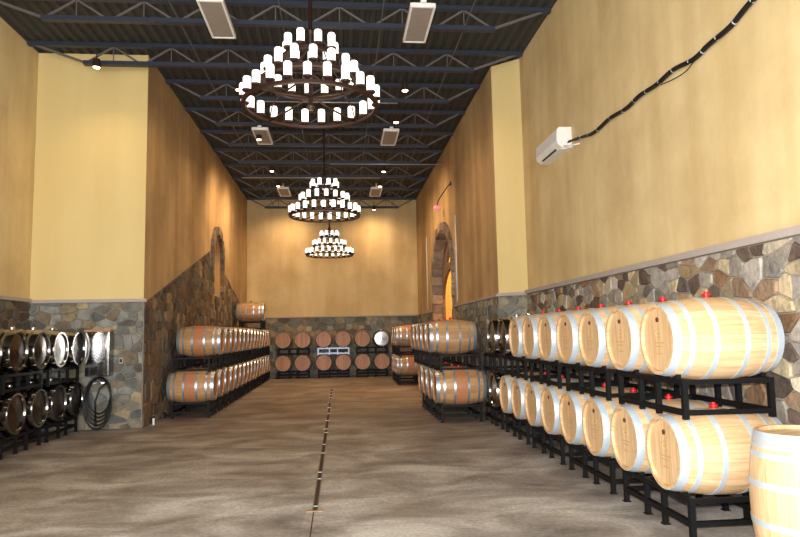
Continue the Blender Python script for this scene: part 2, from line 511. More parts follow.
def mortar(parent, patches, to3):
    bm = bmesh.new()
    for p in patches:
        for w in (-.012,):
            bm.faces.new([bm.verts.new(to3(u, v, w)) for u, v in p])
        n = len(p)
        for i in range(n):
            a, b = p[i], p[(i + 1) % n]
            bm.faces.new([bm.verts.new(to3(*q)) for q in ((a[0], a[1], -.012), (b[0], b[1], -.012), (b[0], b[1], 0.01), (a[0], a[1], 0.01))])
    obj('mortar_bed', bm, M['mortar'], parent)

# left nave wall: wainscot sweeps up in a gable to the arch and down again
z_at = lambda y: (2.34 + (y - 12.8) * .232) if y < 19.3 else (3.85 - (y - 20.9) * .245)
a0, a1 = LA['c'] - LA['half'] - .02, LA['c'] + LA['half'] + .02
pL = [[(YLC, 0), (a0, 0), (a0, z_at(a0)), (YLC, 2.34)], [(a0, 0), (a1, 0), (a1, LA['z0']), (a0, LA['z0'])], [(a1, 0), (YB, 0), (YB, 2.43), (a1, z_at(a1))]]
mortar(wl, pL, mapL); stones('stone_cladding', wl, pL, mapL, (.27, .21), 'brown', 3)
b0, b1 = RA['c'] - RA['half'] - .13, RA['c'] + RA['half'] + .13
pR = [rect(YRC, b0, 0, HC), rect(b0, b1, 0, RA['z0'] - .02), rect(b1, YB, 0, HC)]
mortar(wr, pR, mapR); stones('stone_cladding', wr, pR, mapR, (.26, .17), 'grey', 4)
pp = [rect(9.0, YLC, 0, HC)]
mortar(wlo, pp, mapLO); stones('stone_cladding', wlo, pp, mapLO, (.26, .18), 'brown', 5)
pp = [rect(XLO, XL, 0, HC - .02)]
mortar(wlf, pp, mapLF); stones('stone_cladding', wlf, pp, mapLF, (.23, .14), 'grey', 6, gap=.004)
pp = [rect(-1.0, YRO, 0, HC + .02)]
mortar(wro, pp, mapRO); stones('stone_cladding', wro, pp, mapRO, (.21, .135), 'warm', 8)
pp = [rect(0, RFL, 0, HC)]
mortar(wrf, pp, mapRF); stones('stone_cladding', wrf, pp, mapRF, (.24, .15), 'grey', 9)
pp = [rect(XL, XR, 0, HC)]
mortar(wb, pp, mapB); stones('stone_cladding', wb, pp, mapB, (.27, .18), 'grey', 10)

def cap(n, pts, to3, hgt=.06, out=.07):
    bm = bmesh.new()
    for (u0, v0), (u1, v1) in zip(pts[:-1], pts[1:]):
        q = [to3(u0, v0, .01), to3(u1, v1, .01), to3(u1, v1, -out), to3(u0, v0, -out)]
        lo = [bm.verts.new(p) for p in q]; hi = [bm.verts.new(p + Vector((0, 0, hgt))) for p in q]
        bm.faces.new(lo); bm.faces.new(hi)
        for i in range(4): bm.faces.new((lo[i], lo[(i + 1) % 4], hi[(i + 1) % 4], hi[i]))
    struct('trim_%d' % n, bm, M['cap'])
cap(1, [(9.0, HC), (YLC - .07, HC)], mapLO)
cap(2, [(XLO, HC - .02), (XL + .07, HC - .02)], mapLF)
cap(3, [(YRC, HC), (b0, HC)], mapR, .045, .05)
cap(4, [(b1, HC), (YB, HC)], mapR, .045, .05)
cap(5, [(-1.0, HC + .02), (YRO - .02, HC + .02)], mapRO, .07, .08)
cap(6, [(0, HC), (RFL, HC + .01)], mapRF)
cap(7, [(XL, HC), (XR, HC)], mapB, .045, .05)

# arch surrounds: voussoirs following the pointed outline
def surround(inner, outer, to3, wfront, wback, pal, seed):
    rnd = random.Random(seed); bm = bmesh.new(); cl = bm.loops.layers.float_color.new('stone')
    def resample(pts, n):
        d = [0]
        for a, b in zip(pts[:-1], pts[1:]): d.append(d[-1] + math.hypot(b[0] - a[0], b[1] - a[1]))
        out = []
        for k in range(n + 1):
            t = d[-1] * k / n; i = 0
            while i < len(d) - 2 and d[i + 1] < t: i += 1
            f = (t - d[i]) / (d[i + 1] - d[i]); a, b = pts[i], pts[i + 1]
            out.append((a[0] + (b[0] - a[0]) * f, a[1] + (b[1] - a[1]) * f))
        return out
    n = 26; I = resample(inner, n); O = resample(outer, n)
    for k in range(n):
        lerp = lambda a, b, t: (a[0] + (b[0] - a[0]) * t, a[1] + (b[1] - a[1]) * t)
        i0, i1 = lerp(I[k], I[k + 1], .04), lerp(I[k], I[k + 1], .96)
        o0, o1 = lerp(O[k], O[k + 1], .04), lerp(O[k], O[k + 1], .96)
        wf = wfront - rnd.uniform(0, .03)
        kk = rnd.uniform(.85, 1.1); colr = srgb(*[c * kk for c in rnd.choice(PALETTES[pal])])
        a = [bm.verts.new(to3(p[0], p[1], wf)) for p in (i0, i1, o1, o0)]
        b = [bm.verts.new(to3(p[0], p[1], wback)) for p in (i0, i1, o1, o0)]
        fs = [bm.faces.new(a), bm.faces.new(b)] + [bm.faces.new((a[q], a[(q + 1) % 4], b[(q + 1) % 4], b[q])) for q in range(4)]
        for f in fs:
            for l in f.loops: l[cl] = colr
    return bm
obj('arch_surround', surround(gothic(**{**LA, 'half': LA['half'] - .02}), gothic(LA['c'], LA['half'] + .2, LA['z0'] - .0, 4.0, 5.02), mapL, -.07, .02, 'brown', 2), M['stone'], wl)
obj('arch_surround', surround(gothic(**{**RA, 'half': RA['half'] - .05}), gothic(RA['c'], RA['half'] + .13, RA['z0'], 3.55, 5.1), mapR, -.06, .36, 'arch', 5), M['stone'], wr)
# pierced tracery panel in the head of the opening
tr_out = gothic(RA['c'], RA['half'] - .03, 2.03, 3.38, 4.8)
low = gothic(RA['c'], 1.88, 2.06, 2.8, 3.72)
dia = [(RA['c'] - 1.0, 3.98), (RA['c'], 3.86), (RA['c'] + 1.0, 3.98), (RA['c'] + .6, 4.32), (RA['c'], 4.58), (RA['c'] - .6, 4.32)]
obj('tracery', extrude_poly(tr_out, [low, dia], lambda u, v, w: Vector((XR + .28 + w, u, v)), .09), M['tracery'], wr)
bm = bmesh.new(); box(bm, (XR + .2, RA['c'], RA['z0'] - .06), (.44, 3.95, .1)); obj('stone_sill', bm, M['cap'], wr)

# ------------------------------------------------------------------ floor drain
bm = bmesh.new()
for s in (-1, 1): box(bm, (-.25 + s * .024, 13.6, .004), (.010, 14.4, .008))
drn = thing('trench_drain', 'narrow rusty slot drain running down the middle of the concrete floor', 'drain', (0, 0, 0))
obj('edge_angle', bm, M['rust'], drn)
bm = bmesh.new(); box(bm, (-.25, 13.6, .0025), (.038, 14.4, .003)); obj('channel_bed', bm, M['gap'], drn)
bm = bmesh.new(); y = 6.6; k = 0
rnd = random.Random(3)
while y < 20.6:
    w = rnd.choice([.02, .03, .06]); box(bm, (-.25 + rnd.uniform(-.01, .01), y, .007), (rnd.uniform(.05, .09), w, .006)); y += rnd.uniform(.35, 1.3)
obj('cross_strap', bm, M['conduit'], drn)
bm = bmesh.new(); box(bm, (-.25, 6.42, .006), (.16, .03, .012)); obj('end_plate', bm, M['rust'], drn)
tag(obj('floor_joint', slab((-.266, YN, .0005), (-.256, 6.39, .0022)), M['gap']), kind='structure')
bpy.data.objects['floor_joint'].name = 'trim_8'

# ------------------------------------------------------------------ steel joists
ZB, ZT = 6.86, 7.19
def make_joist(x0, x1, b0, b1, y):
    t = thing('roof_joist', None, 'joist', (0, y, 0))
    bm = bmesh.new()
    for s in (-1, 1): box(bm, ((x0 + x1) / 2, s * .028, ZT + .03), (x1 - x0, .05, .075))
    obj('top_chord', bm, M['joist'], t)
    bm = bmesh.new()
    for s in (-1, 1): box(bm, ((b0 + b1) / 2, s * .028, ZB), (b1 - b0, .055, .075))
    obj('bottom_chord', bm, M['joist'], t)
    bm = bmesh.new()
    n = max(2, round((b1 - b0) / 1.1)); p = (b1 - b0) / n
    bar(bm, (x0 + .15, 0, ZT), (b0 + .05, 0, ZB), .04); bar(bm, (x1 - .15, 0, ZT), (b1 - .05, 0, ZB), .04)
    for i in range(n):
        u0 = b0 + i * p; um = u0 + p / 2; u1 = u0 + p
        bar(bm, (u0 + .02, 0, ZB), (um, 0, ZT), .03); bar(bm, (um, 0, ZT), (u1 - .02, 0, ZB), .03)
        bar(bm, (um, 0, ZB), (um, 0, ZT), .016)
    obj('web', bm, M['joist_web'], t)
    return t
JY = [12.32 + 1.76 * k for k in range(-6, 9)]
vis = [y for y in JY if y > 9.4]
for y in JY:
    outer = y < YLC
    # the outer joists rest on the outer walls, the others on the nave walls
    if outer: t = make_joist(XLO + .02, XRO - .02, -4.75, 2.72, y)
    else: t = make_joist(XL + .02, XR - .02, XL + .75, XR - .75, y)
    t['group'] = 'steel roof joists across the ceiling'
    if y in vis: t['label'] = 'blue grey steel joist crossing the ceiling, ' + nth(vis.index(y), len(vis)) + ' in view'
    else: t['label'] = 'blue grey open web steel roof joist overhead behind the first one in view'
# bridging rods along the hall, tied under the joists
for i, (xx, w) in enumerate(((-2.6, 'left'), (-.9, 'middle left'), (.75, 'middle right'), (2.2, 'right'))):
    bm = bmesh.new(); bar(bm, (xx, 4, ZB + .045), (xx, YB - .02, ZB + .045), .014)
    tag(obj('bridging_rod', bm, M['joist_web']), 'thin steel bridging rod running lengthwise through the joists, %s one of four' % w, 'rod', 'bridging rods')

# sprinkler / conduit pipes across under the joists
for nm, a, b, y, z in (('just behind the nearest chandelier', -1.75, 1.35, JY[7], 6.8065),
                 ('far one starting at the left', -3.1, 1.4, JY[11], 6.8065), ('far one reaching the right wall', -.24, 3.2, JY[10], 6.8065)):
    bm = bmesh.new(); tube(bm, [(a, y, z), (b, y, z)], .016, 8)
    tag(obj('conduit_pipe', bm, M['conduit'], smooth=True), 'thin pale pipe hung under the ceiling joists, ' + nm, 'pipe', 'pale pipes under the joists')

# ceiling panels
def panel():
    t = thing('ceiling_heater', None, 'heater panel')
    bm = bmesh.new()
    for s in (-1, 1):
        box(bm, (s * .18, 0, 0), (.035, 1.24, .07)); box(bm, (0, s * .61, 0), (.34, .035, .07))
    box(bm, (0, 0, .03), (.34, 1.2, .012))
    obj('frame', bm, M['white'], t)
    bm = bmesh.new(); box(bm, (0, 0, -.012), (.33, 1.19, .02)); obj('grille', bm, M['grille'], t)
    bm = bmesh.new(); box(bm, (0, -.66, .035), (.09, .09, .05), bev=.008)
    bar(bm, (0, -.45, .03), (0, -.45, .2), .02); bar(bm, (0, .45, .03), (0, .45, .2), .02)
    obj('bracket', bm, M['white'], t)
    return t
P0 = panel(); first = True
for (yy, w) in ((10.15, 'nearest'), (16.35, 'middle'), (22.85, 'farthest')):
    for xx, s in ((-1.89, 'left'), (1.34, 'right')):
        t = P0 if first else copy_tree(P0); first = False
        t.location = (xx, yy, 6.72)
        tag(t, 'white framed ceiling panel, %s pair, %s of the chandeliers' % (w, s), 'heater panel', 'ceiling panels')

# spotlights
def lampmk():
    t = thing('spotlight', None, 'spotlight')
    bm = bmesh.new(); lathe(bm, [(.02, .16), (.06, .14), (.065, .1), (.08, -.02), (.074, -.02), (.058, .08)], 20)
    obj('housing', bm, M['lamp_body'], t, smooth=.6)
    bm = bmesh.new(); lathe(bm, [(.045, .06), (.066, .01), (.05, -.025), (.0, -.035)], 20)
    obj('bulb', bm, M['bulb'], t, smooth=True)
    bm = bmesh.new(); tube(bm, [(0, 0, .15), (0, 0, .3)], .012)
    obj('stem', bm, M['lamp_body'], t)
    return t
S0 = lampmk(); first = True
def spot_light(loc, power, size=150, blend=.9, tgt=None, col=(1, .66, .36), parent=None, soft=.06):
    l = bpy.data.lights.new('spot_beam', 'SPOT'); l.energy = power; l.color = col
    l.spot_size = math.radians(size); l.spot_blend = blend; l.shadow_soft_size = soft
    o = bpy.data.objects.new('spot_beam', l); link(o); o.location = loc
    if tgt: o.rotation_euler = (Vector(tgt) - Vector(loc)).to_track_quat('-Z', 'Y').to_euler()
    return o
SP = [(-4.35, 11.85, 'above the pale left return wall', None, 50),
      (-1.96, 12.85, 'left of the nearest chandelier', (-3.9, 14.0, 0), 110),
      (1.38, 12.75, 'right of the nearest chandelier', (3.4, 14.2, 0), 110),
      (1.37, 14.75, 'lower right behind the nearest chandelier', (3.4, 16, 0), 110),
      (-1.97, 16.2, 'hidden left behind the nearest chandelier ring', (-3.9, 17, 0), 110),
      (-1.97, 19.4, 'left, the nearer of two above the middle chandelier', (-3.9, 20.4, 3.6), 420),
      (1.39, 19.4, 'right, the nearer of two above the middle chandelier', (3.4, 20, 3.6), 330),
      (-1.97, 21.4, 'left, the farther of two above the middle chandelier', (-3.9, 22.5, 3.6), 420),
      (1.40, 21.4, 'right, the farther of two above the middle chandelier', (3.4, 22.5, 1.5), 260),
      (-1.9, 25.5, 'farthest left, against the far wall', (-2.1, 26.7, 4.3), 170),
      (1.42, 25.5, 'farthest right, against the far wall', (1.5, 26.7, 4.3), 170)]
for xx, yy, w, tgt, pw in SP:
    t = S0 if first else copy_tree(S0); first = False
    t.location = (xx, yy, 6.6)
    tag(t, 'small bronze ceiling spotlight glowing warm, ' + w, 'spotlight', 'ceiling spotlights')
    spot_light((xx, yy, 6.54), pw, 140, 1.0, tgt or (xx, yy + .2, 0))

# ------------------------------------------------------------------ chandeliers
def chandelier():
    t = thing('chandelier', None, 'chandelier')
    bm = bmesh.new(); lathe(bm, [(.03, -.05), (.05, 0), (.028, .05), (.022, .9), (.05, .95), (.022, 1.0), (.022, 2.38), (.07, 2.4), (.07, 2.43)], 14)
    obj('stem', bm, M['iron'], t, smooth=.7)
    tiers = [(.80, 0.0, 23), (.55, .30, 16), (.30, .62, 9)]
    for R, z, n in tiers:
        bm = bmesh.new(); lathe(bm, [(R - .024, z - .018), (R + .024, z - .018), (R + .024, z + .018), (R - .024, z + .018)], 64, closed=True)
        obj('ring', bm, M['iron'], t, smooth=.6)
        for k in range(4):
            a = PI / 4 + k * PI / 2
            bm = bmesh.new()
            tube(bm, [(.02 * math.cos(a), .02 * math.sin(a), z + .12), (R * .5 * math.cos(a), R * .5 * math.sin(a), z + .05), ((R - .02) * math.cos(a), (R - .02) * math.sin(a), z)], .012, 6)
            obj('spoke', bm, M['iron'], t, smooth=True)
    bm0 = bmesh.new(); lathe(bm0, [(.0, 0), (.045, .008), (.047, .155), (.04, .17), (.0, .176)], 16)
    c0 = None; k0 = None
    rnd = random.Random(5)
    for R, z, n in tiers:
        for k in range(n):
            a = 2 * PI * (k + .25) / n
            if c0 is None:
                c0 = obj('candle', bm0, M['candle'], t, smooth=.8)
                bm = bmesh.new(); lathe(bm, [(.02, -.035), (.054, -.012), (.058, .006), (.045, .008)], 14)
                k0 = obj('drip_cup', bm, M['iron'], c0, smooth=.7); c = c0
            else:
                c = c0.copy(); COL.objects.link(c); d = k0.copy(); COL.objects.link(d); d.parent = c
            c.location = (R * math.cos(a), R * math.sin(a), z + .055)
            c.scale = (1, 1, rnd.choice([.92, 1, 1.08]))
    for k in range(4):
        a = PI / 4 + k * PI / 2
        bm = bmesh.new()
        pts = [(.78, -.0), (.72, .2), (.56, .3), (.50, .48), (.31, .62), (.2, .82), (.03, .95)]
        tube(bm, [(r * math.cos(a), r * math.sin(a), z) for r, z in pts], .009, 6)
        obj('scroll_arm', bm, M['iron'], t, smooth=True)
    return t
C0 = chandelier()
for i, (yy, w) in enumerate(((7.72, 'nearest and largest looking'), (15.1, 'middle one'), (22.7, 'farthest, in front of the far wall'))):
    t = C0 if i == 0 else copy_tree(C0)
    t.location = (-.32, yy, 4.43)
    tag(t, 'three tiered iron chandelier of white candle lights, ' + w, 'chandelier', 'chandeliers down the hall')
    l = bpy.data.lights.new('candle_glow', 'POINT'); l.energy = 32; l.color = (1, .74, .46); l.shadow_soft_size = .5
    o = bpy.data.objects.new('candle_glow', l); link(o); o.location = (-.32, yy, 4.25)

# ------------------------------------------------------------------ barrels
BR, HR, BL = .35, .292, .475
rad = lambda x: BR - (BR - HR) * (abs(x) / BL) ** 2
def barrel_proto(bodym, headm, hoopm, steel=False, stamp=False, bungm=None):
    t = thing('wine_barrel', None, 'barrel')
    bm = bmesh.new()
    xs = [-BL + i * 2 * BL / 20 for i in range(21)]
    prof = [(HR - .026, -BL + .045), (HR - .026, -BL)] + [(rad(x), x) for x in xs] + [(HR - .026, BL), (HR - .026, BL - .045)]
    if steel:
        prof = []
        for x in [-BL + i * 2 * BL / 60 for i in range(61)]:
            r = rad(x) - (.006 if abs(abs(x) - .2) < .03 or abs(abs(x) - .34) < .02 else 0)
            prof.append((r, x))
        prof = [(HR - .03, -BL + .03), (HR - .02, -BL)] + prof + [(HR - .02, BL), (HR - .03, BL - .03)]
    lathe(bm, prof, 48, 'X')
    for f in [f for f in bm.faces if len(f.verts) > 4]: bm.faces.remove(f)
    obj('staves' if not steel else 'shell', bm, bodym, t, (0, 0, BR), smooth=.6)
    for s in (-1, 1):
        bm = bmesh.new(); lathe(bm, [(HR - .024, s * (BL - .035)), (HR - .03, s * (BL - .028)), (.0, s * (BL - .028 + (.02 if steel else 0)))], 48, 'X')
        hd = obj('head', bm, headm, t, (0, 0, BR), smooth=.5 if steel else False)
        if s == -1 and not steel:
            bm = bmesh.new(); lathe(bm, [(.021, -BL + .018), (.021, -BL + .03)], 14, 'X', c=(0, 0, .165))
            obj('sample_plug', bm, M['plug'], hd)
            if stamp:
                bm = bmesh.new()
                ring = [(-BL + .0265, .05 * math.cos(a * PI / 8), .05 + .04 * math.sin(a * PI / 8)) for a in range(16)]
                tube(bm, ring, .0022, 4, closed=True)
                for zz, ww in ((.05, .03), (-.03, .09), (-.06, .06), (-.12, .045)): box(bm, (-BL + .0268, 0, zz), (.002, ww * 2, .007))
                obj('cooper_mark', bm, M['stamp'], hd)
    hoops = [(.435, .07), (.325, .038), (.13, .042)] if not steel else [(.462, .02)]
    for s in (-1, 1):
        for c, w in hoops:
            if not steel and c > .4: c, w = .441, .066
            x0, x1 = s * c - w / 2, s * c + w / 2; th = .004
            bm = bmesh.new()
            lathe(bm, [(rad(x0) - .004, x0), (rad(x0) + th, x0), (rad((x0 + x1) / 2) + th, (x0 + x1) / 2), (rad(x1) + th, x1), (rad(x1) - .004, x1)], 48, 'X', closed=True)
            obj('hoop', bm, hoopm, t, (0, 0, BR), smooth=.7)
    bm = bmesh.new()
    if steel: lathe(bm, [(.045, BR - .004), (.045, BR + .02), (.03, BR + .035), (0, BR + .036)], 16)
    else: lathe(bm, [(.022, BR - .01), (.024, BR + .012), (.036, BR + .014), (.036, BR + .03), (.018, BR + .036), (.018, BR + .048), (0, BR + .05)], 16)
    obj('bung' if not steel else 'cap', bm, (bungm or M['bung']) if not steel else M['steel_bright'], t, (0, 0, BR), smooth=.6)
    return t

M['hoop_dark'] = simple('shaded_hoop', srgb(92, 86, 82), .5, .5)  # dimmer light at the far wall, put into a darker hoop colour
P = {'new': barrel_proto(M['oak_new'], M['oak_new_head'], M['galv_new'], stamp=True),
     'used': barrel_proto(M['oak_used'], M['oak_used_head'], M['galv']),
     'stain': barrel_proto(M['oak_stain'], M['oak_used_head'], M['galv']),
     'aged': barrel_proto(M['oak_used'], M['oak_used_head'], M['galv'], bungm=M['plug']),
     'aged_stain': barrel_proto(M['oak_stain'], M['oak_used_head'], M['galv'], bungm=M['plug']),
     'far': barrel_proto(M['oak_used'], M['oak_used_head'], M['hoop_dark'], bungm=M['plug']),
     'steel': barrel_proto(M['steel'], M['steel_head'], M['steel'], steel=True),
     'steel_b': barrel_proto(M['steel'], M['steel_bright'], M['steel'], steel=True)}  # lighter head metal stands in for bright reflections
used_flag = set()
def put_barrel(kind, loc, rz, label, group, tilt=0, roll=0):
    t = P[kind] if kind not in used_flag else copy_tree(P[kind])
    used_flag.add(kind)
    t.location = loc; t.rotation_euler = (0, tilt, rz)
    if kind.startswith('steel'): t.name = 'steel_barrel'
    return tag(t, label, 'barrel', group)

# ------------------------------------------------------------------ racks
RH = .32
def rack_proto(m, upper, sep=.37, RH=.32):
    t = thing('barrel_rack', None, 'rack')
    w = .045; zl = .052 if upper else .12
    for s, nm in ((-1, 'front_frame'), (1, 'back_frame')):
        bm = bmesh.new()
        box(bm, (s * sep, 0, RH - w / 2), (w, 1.24, w))
        box(bm, (s * sep, 0, zl), (w, 1.24, w))
        for y in (-.6, -.16, .16, .6): box(bm, (s * sep, y, RH / 2 - .01), (w - .002, w - .002, RH - .02))
        for y in ((-.6, -.16, .16, .6) if not upper else ()): box(bm, (s * sep, y, .004), (w + .02, w + .02, .008))
        obj(nm, bm, m, t)
    for y in (-.6, .6):
        for z in (RH - w / 2 - .002, zl + .0):
            bm = bmesh.new(); box(bm, (0, y, z), (2 * sep - w, w - .004, w - .006)); obj('cross_bar', bm, m, t)
    for s in (-1, 1):
        for yc in (-.3775, .3775):
            for q in (-1, 1):
                bm = bmesh.new()
                # saddle wedge that cradles the barrel
                y0 = yc + q * .075; y1 = yc + q * .15
                r = rad(.345) + .001
                zs = lambda y: RH + r - math.sqrt(r * r - (y - yc) ** 2)
                vs = []
                for xx in (s * sep - .02, s * sep + .02):
                    vs.append([bm.verts.new((xx, y0, RH - .004)), bm.verts.new((xx, y1, RH - .004)), bm.verts.new((xx, y1, zs(y1) - .003)), bm.verts.new((xx, y0, zs(y0) - .003))])
                bm.faces.new(vs[0]); bm.faces.new(vs[1])
                for i in range(4): bm.faces.new((vs[0][i], vs[0][(i + 1) % 4], vs[1][(i + 1) % 4], vs[1][i]))
                obj('saddle', bm, m, t)
    return t
R = {'low': rack_proto(M['rack'], False), 'up': rack_proto(M['rack'], True),
     'low_s': rack_proto(M['rack'], False, RH=.285), 'up_s': rack_proto(M['rack'], True, RH=.285),
     'low_f': rack_proto(M['rack'], False, RH=.27), 'up_f': rack_proto(M['rack'], True, RH=.27), 'galv_f': rack_proto(M['rack_galv'], True, RH=.27)}
used_r = set()
def put_rack(kind, loc, rz, label, group):
    t = R[kind] if kind not in used_r else copy_tree(R[kind])
    used_r.add(kind); t.location = loc; t.rotation_euler = (0, 0, rz)
    return tag(t, label, 'rack', group)

PITCH = .755
RM = rad(.345) + .003
def levels(rh):
    z1 = rh + RM - BR                      # bilge bottom of a barrel in the floor rack
    r2 = z1 + BR + RM - .052 + .0225       # base of the next rack, its lower rails lying on the barrels
    z2 = r2 + z1; r3 = z2 + BR + RM - .052 + .0225
    return z1, r2, z2, r3, r3 + z1
Z1, ZR2, Z2, ZR3, Z3 = levels(RH)
DESC = {'new': 'pale new oak barrel', 'used': 'tan oak barrel', 'stain': 'oak barrel with wine stained middle', 'aged': 'tan oak barrel', 'aged_stain': 'oak barrel with wine stained middle',
        'steel': 'mirrored stainless steel barrel', 'steel_b': 'bright faced stainless steel barrel'}
def ranks(x, ys, low, up, rz, where, group, suffix=''):
    """two tiers of barrels along Y at X; low / up: list of kinds or None per position"""
    n = len(ys); z1, r2, z2, r3, z3 = levels(.285 if suffix else RH)
    nl = [i for i in range(n) if i < len(low) and low[i]]; nu = [i for i in range(n) if i < len(up) and up[i]]
    for tier, idx, kinds, z, rk, zr in (('lower', nl, low, z1, 'low', 0), ('upper', nu, up, z2, 'up', r2)):
        for c, i in enumerate(idx):
            put_barrel(kinds[i], (x, ys[i], z), rz, '%s, %s row %s, %s' % (DESC[kinds[i]], tier, where, nth(c, len(idx))), group + ', ' + tier + ' row')
        prs = sorted({i // 2 for i in idx})
        for c, p in enumerate(prs):
            yc = (ys[2 * p] + (ys[2 * p + 1] if 2 * p + 1 < n else ys[2 * p] + PITCH)) / 2
            put_rack(rk + suffix, (x, yc, zr), rz, 'black rack under %s row %s, %s' % (tier, where, nth(c, len(prs))), 'racks under the ' + group)

XB = 3.14
ysR = [5.315 + PITCH * k for k in range(9)]
ranks(XB, ysR, ['new'] * 8 + ['steel'], ['new'] * 7 + ['steel'] * 2, 0, 'along the near right wall', 'barrels along the near right wall')
ysA = [12.42 + PITCH * k for k in range(6)]
ranks(2.262, ysA, ['stain', 'used', 'used', 'used'], [None, 'used', 'stain', 'used', 'used', 'used'], 0, 'below the right arch', 'barrels below the right arch')
ysB = [21.35 + PITCH * k for k in range(3)]
ranks(2.3, ysB, ['stain', 'used', 'used'], ['used', 'stain', 'used'], 0, 'in far right corner', 'barrels in the far right corner')
ysL = [14.3 + PITCH * k for k in range(15)]
ranks(-3.10, ysL, ['aged_stain' if i % 6 == 0 else 'aged' for i in range(15)], [None] + ['aged_stain' if i % 7 == 1 else 'aged' for i in range(1, 15)], PI, 'along left nave wall', 'barrels along the left wall')
put_barrel('aged', (-3.10, ysL[12], Z3), PI, 'tan oak barrel alone on the third tier by the left wall', 'barrels along the left wall, third tier')
put_rack('up', (-3.10, (ysL[12] + ysL[13]) / 2, ZR3), PI, 'black steel rack under the lone third tier barrel by the left wall', 'racks third tier')
ysS = [8.6, 9.37, 10.14, 10.895, 11.61, 12.365]
ranks(-5.18, ysS, ['steel'] * 6, ['steel', 'steel', 'steel', 'steel', 'steel_b', 'steel_b'], PI, 'in left recess', 'steel barrels in the left recess', '_s')
# far wall: heads face the camera, so barrels point along Y
F1, FR2, F2, _a, _b = levels(.27)
xsF = [c + q * PITCH / 2 for c in (-1.81, -.24, 1.275) for q in (-1, 1)]
for i, xx in enumerate(xsF):
    w = ['leftmost', 'second from left', 'third from left', 'fourth from left', 'fifth from left', 'rightmost'][i]
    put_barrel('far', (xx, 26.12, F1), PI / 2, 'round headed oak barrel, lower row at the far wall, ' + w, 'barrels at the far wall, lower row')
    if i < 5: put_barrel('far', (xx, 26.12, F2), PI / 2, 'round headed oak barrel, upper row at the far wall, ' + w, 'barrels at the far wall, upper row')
    else: put_barrel('steel_b', (xx, 26.12, F2), PI / 2, 'shiny stainless barrel at the right end of the far wall upper row', 'barrels at the far wall, upper row')
for i in range(3):
    xc = (xsF[2 * i] + xsF[2 * i + 1]) / 2; w = ['left', 'middle', 'right'][i]
    put_rack('low_f', (xc, 26.12, 0), PI / 2, 'black steel rack on the floor at the far wall, ' + w + ' of three', 'racks at the far wall')
    put_rack('up_f' if i != 1 else 'galv_f', (xc, 26.12, FR2), PI / 2, ('black' if i != 1 else 'pale galvanised') + ' rack between the far wall rows, ' + w + ' of three', 'racks at the far wall')

# upright barrel at the lower right
t = barrel_proto(M['oak_new'], M['oak_new_head'], M['galv_new'])
t.location = (3.17, 4.3, BL); t.rotation_euler = (0, PI / 2, .4)
tag(t, 'pale oak barrel standing upright on the floor at the right edge of the picture', 'barrel')
for c in t.children:
    c.location.z -= BR
    if c.name.startswith('hoop') and False: pass
t.name = 'upright_barrel'
# extra hoops so that the standing barrel shows its close-set upper bands
for s, c, w in ((-1, .385, .03), (1, .385, .03)):
    x0, x1 = s * c - w / 2, s * c + w / 2
    bm = bmesh.new(); lathe(bm, [(rad(x0) - .004, x0), (rad(x0) + .004, x0), (rad(x1) + .004, x1), (rad(x1) - .004, x1)], 48, 'X', closed=True)
    obj('hoop', bm, M['galv_new'], t, smooth=.7)

# ------------------------------------------------------------------ air conditioner and its line set
t = thing('air_conditioner', 'white split air conditioner mounted high on the right wall', 'air conditioner', (XRO, 10.42, 4.58))
bm = bmesh.new()
prof = [(0, 0), (-.16, -.0), (-.23, .05), (-.25, .12), (-.24, .30), (-.2, .335), (0, .34)]
L = .55
va = [bm.verts.new((x, -L, z)) for x, z in prof]; vb = [bm.verts.new((x, L, z)) for x, z in prof]
bm.faces.new(va); bm.faces.new(vb)
for i in range(len(prof)): bm.faces.new((va[i], va[(i + 1) % len(prof)], vb[(i + 1) % len(prof)], vb[i]))
obj('housing', bm, M['white'], t)
bm = bmesh.new(); box(bm, (-.195, 0, .018), (.03, .7, .012), Matrix.Rotation(math.radians(35), 3, 'Y')); obj('air_outlet', bm, M['vent_dark'], t)
bm = bmesh.new(); box(bm, (-.125, 0, -.004), (.1, 1.0, .01)); obj('louver', bm, M['white'], t)
cp = [(3.68, 9.84, 4.66), (3.70, 9.6, 4.64), (3.70, 9.2, 4.56), (3.69, 8.8, 4.5), (3.70, 8.3, 4.53), (3.70, 7.8, 4.49), (3.69, 7.4, 4.51), (3.70, 7.0, 4.49), (3.69, 6.6, 4.5), (3.70, 6.2, 4.45), (3.69, 5.9, 4.47), (3.70, 5.55, 4.49), (3.69, 5.2, 4.56), (3.70, 4.6, 4.62), (3.70, 3.6, 4.6)]
def smooth_path(pts, k=5):
    pts = [Vector(p) for p in pts]; out = []
    for i in range(len(pts) - 1):
        p0, p1, p2, p3 = pts[max(i - 1, 0)], pts[i], pts[i + 1], pts[min(i + 2, len(pts) - 1)]
        for j in range(k):
            t_ = j / k
            out.append(.5 * ((2 * p1) + (p2 - p0) * t_ + (2 * p0 - 5 * p1 + 4 * p2 - p3) * t_ ** 2 + (3 * p1 - p0 - 3 * p2 + p3) * t_ ** 3))
    out.append(pts[-1]); return out
t = thing('line_set', 'black bundled cable running along the right wall from the air conditioner', 'cable', (0, 0, 0))
sp = smooth_path(cp)
bm = bmesh.new(); tube(bm, sp, [.014 + .013 * min(1, i / 12) for i in range(len(sp))], 8); obj('insulated_pipe', bm, M['cable'], t, smooth=True)
bm = bmesh.new(); tube(bm, [p + Vector((-.02, 0, .02 * math.sin(i * .8) - .012)) for i, p in enumerate(sp)], .009, 6); obj('power_cord', bm, M['cable'], t, smooth=True)
bm = bmesh.new(); tube(bm, smooth_path([(3.68, 7.0, 4.47), (3.69, 6.7, 4.41), (3.69, 6.35, 4.38), (3.68, 6.1, 4.44)]), .006, 6); obj('loose_wire', bm, M['cable'], t, smooth=True)
bm = bmesh.new()
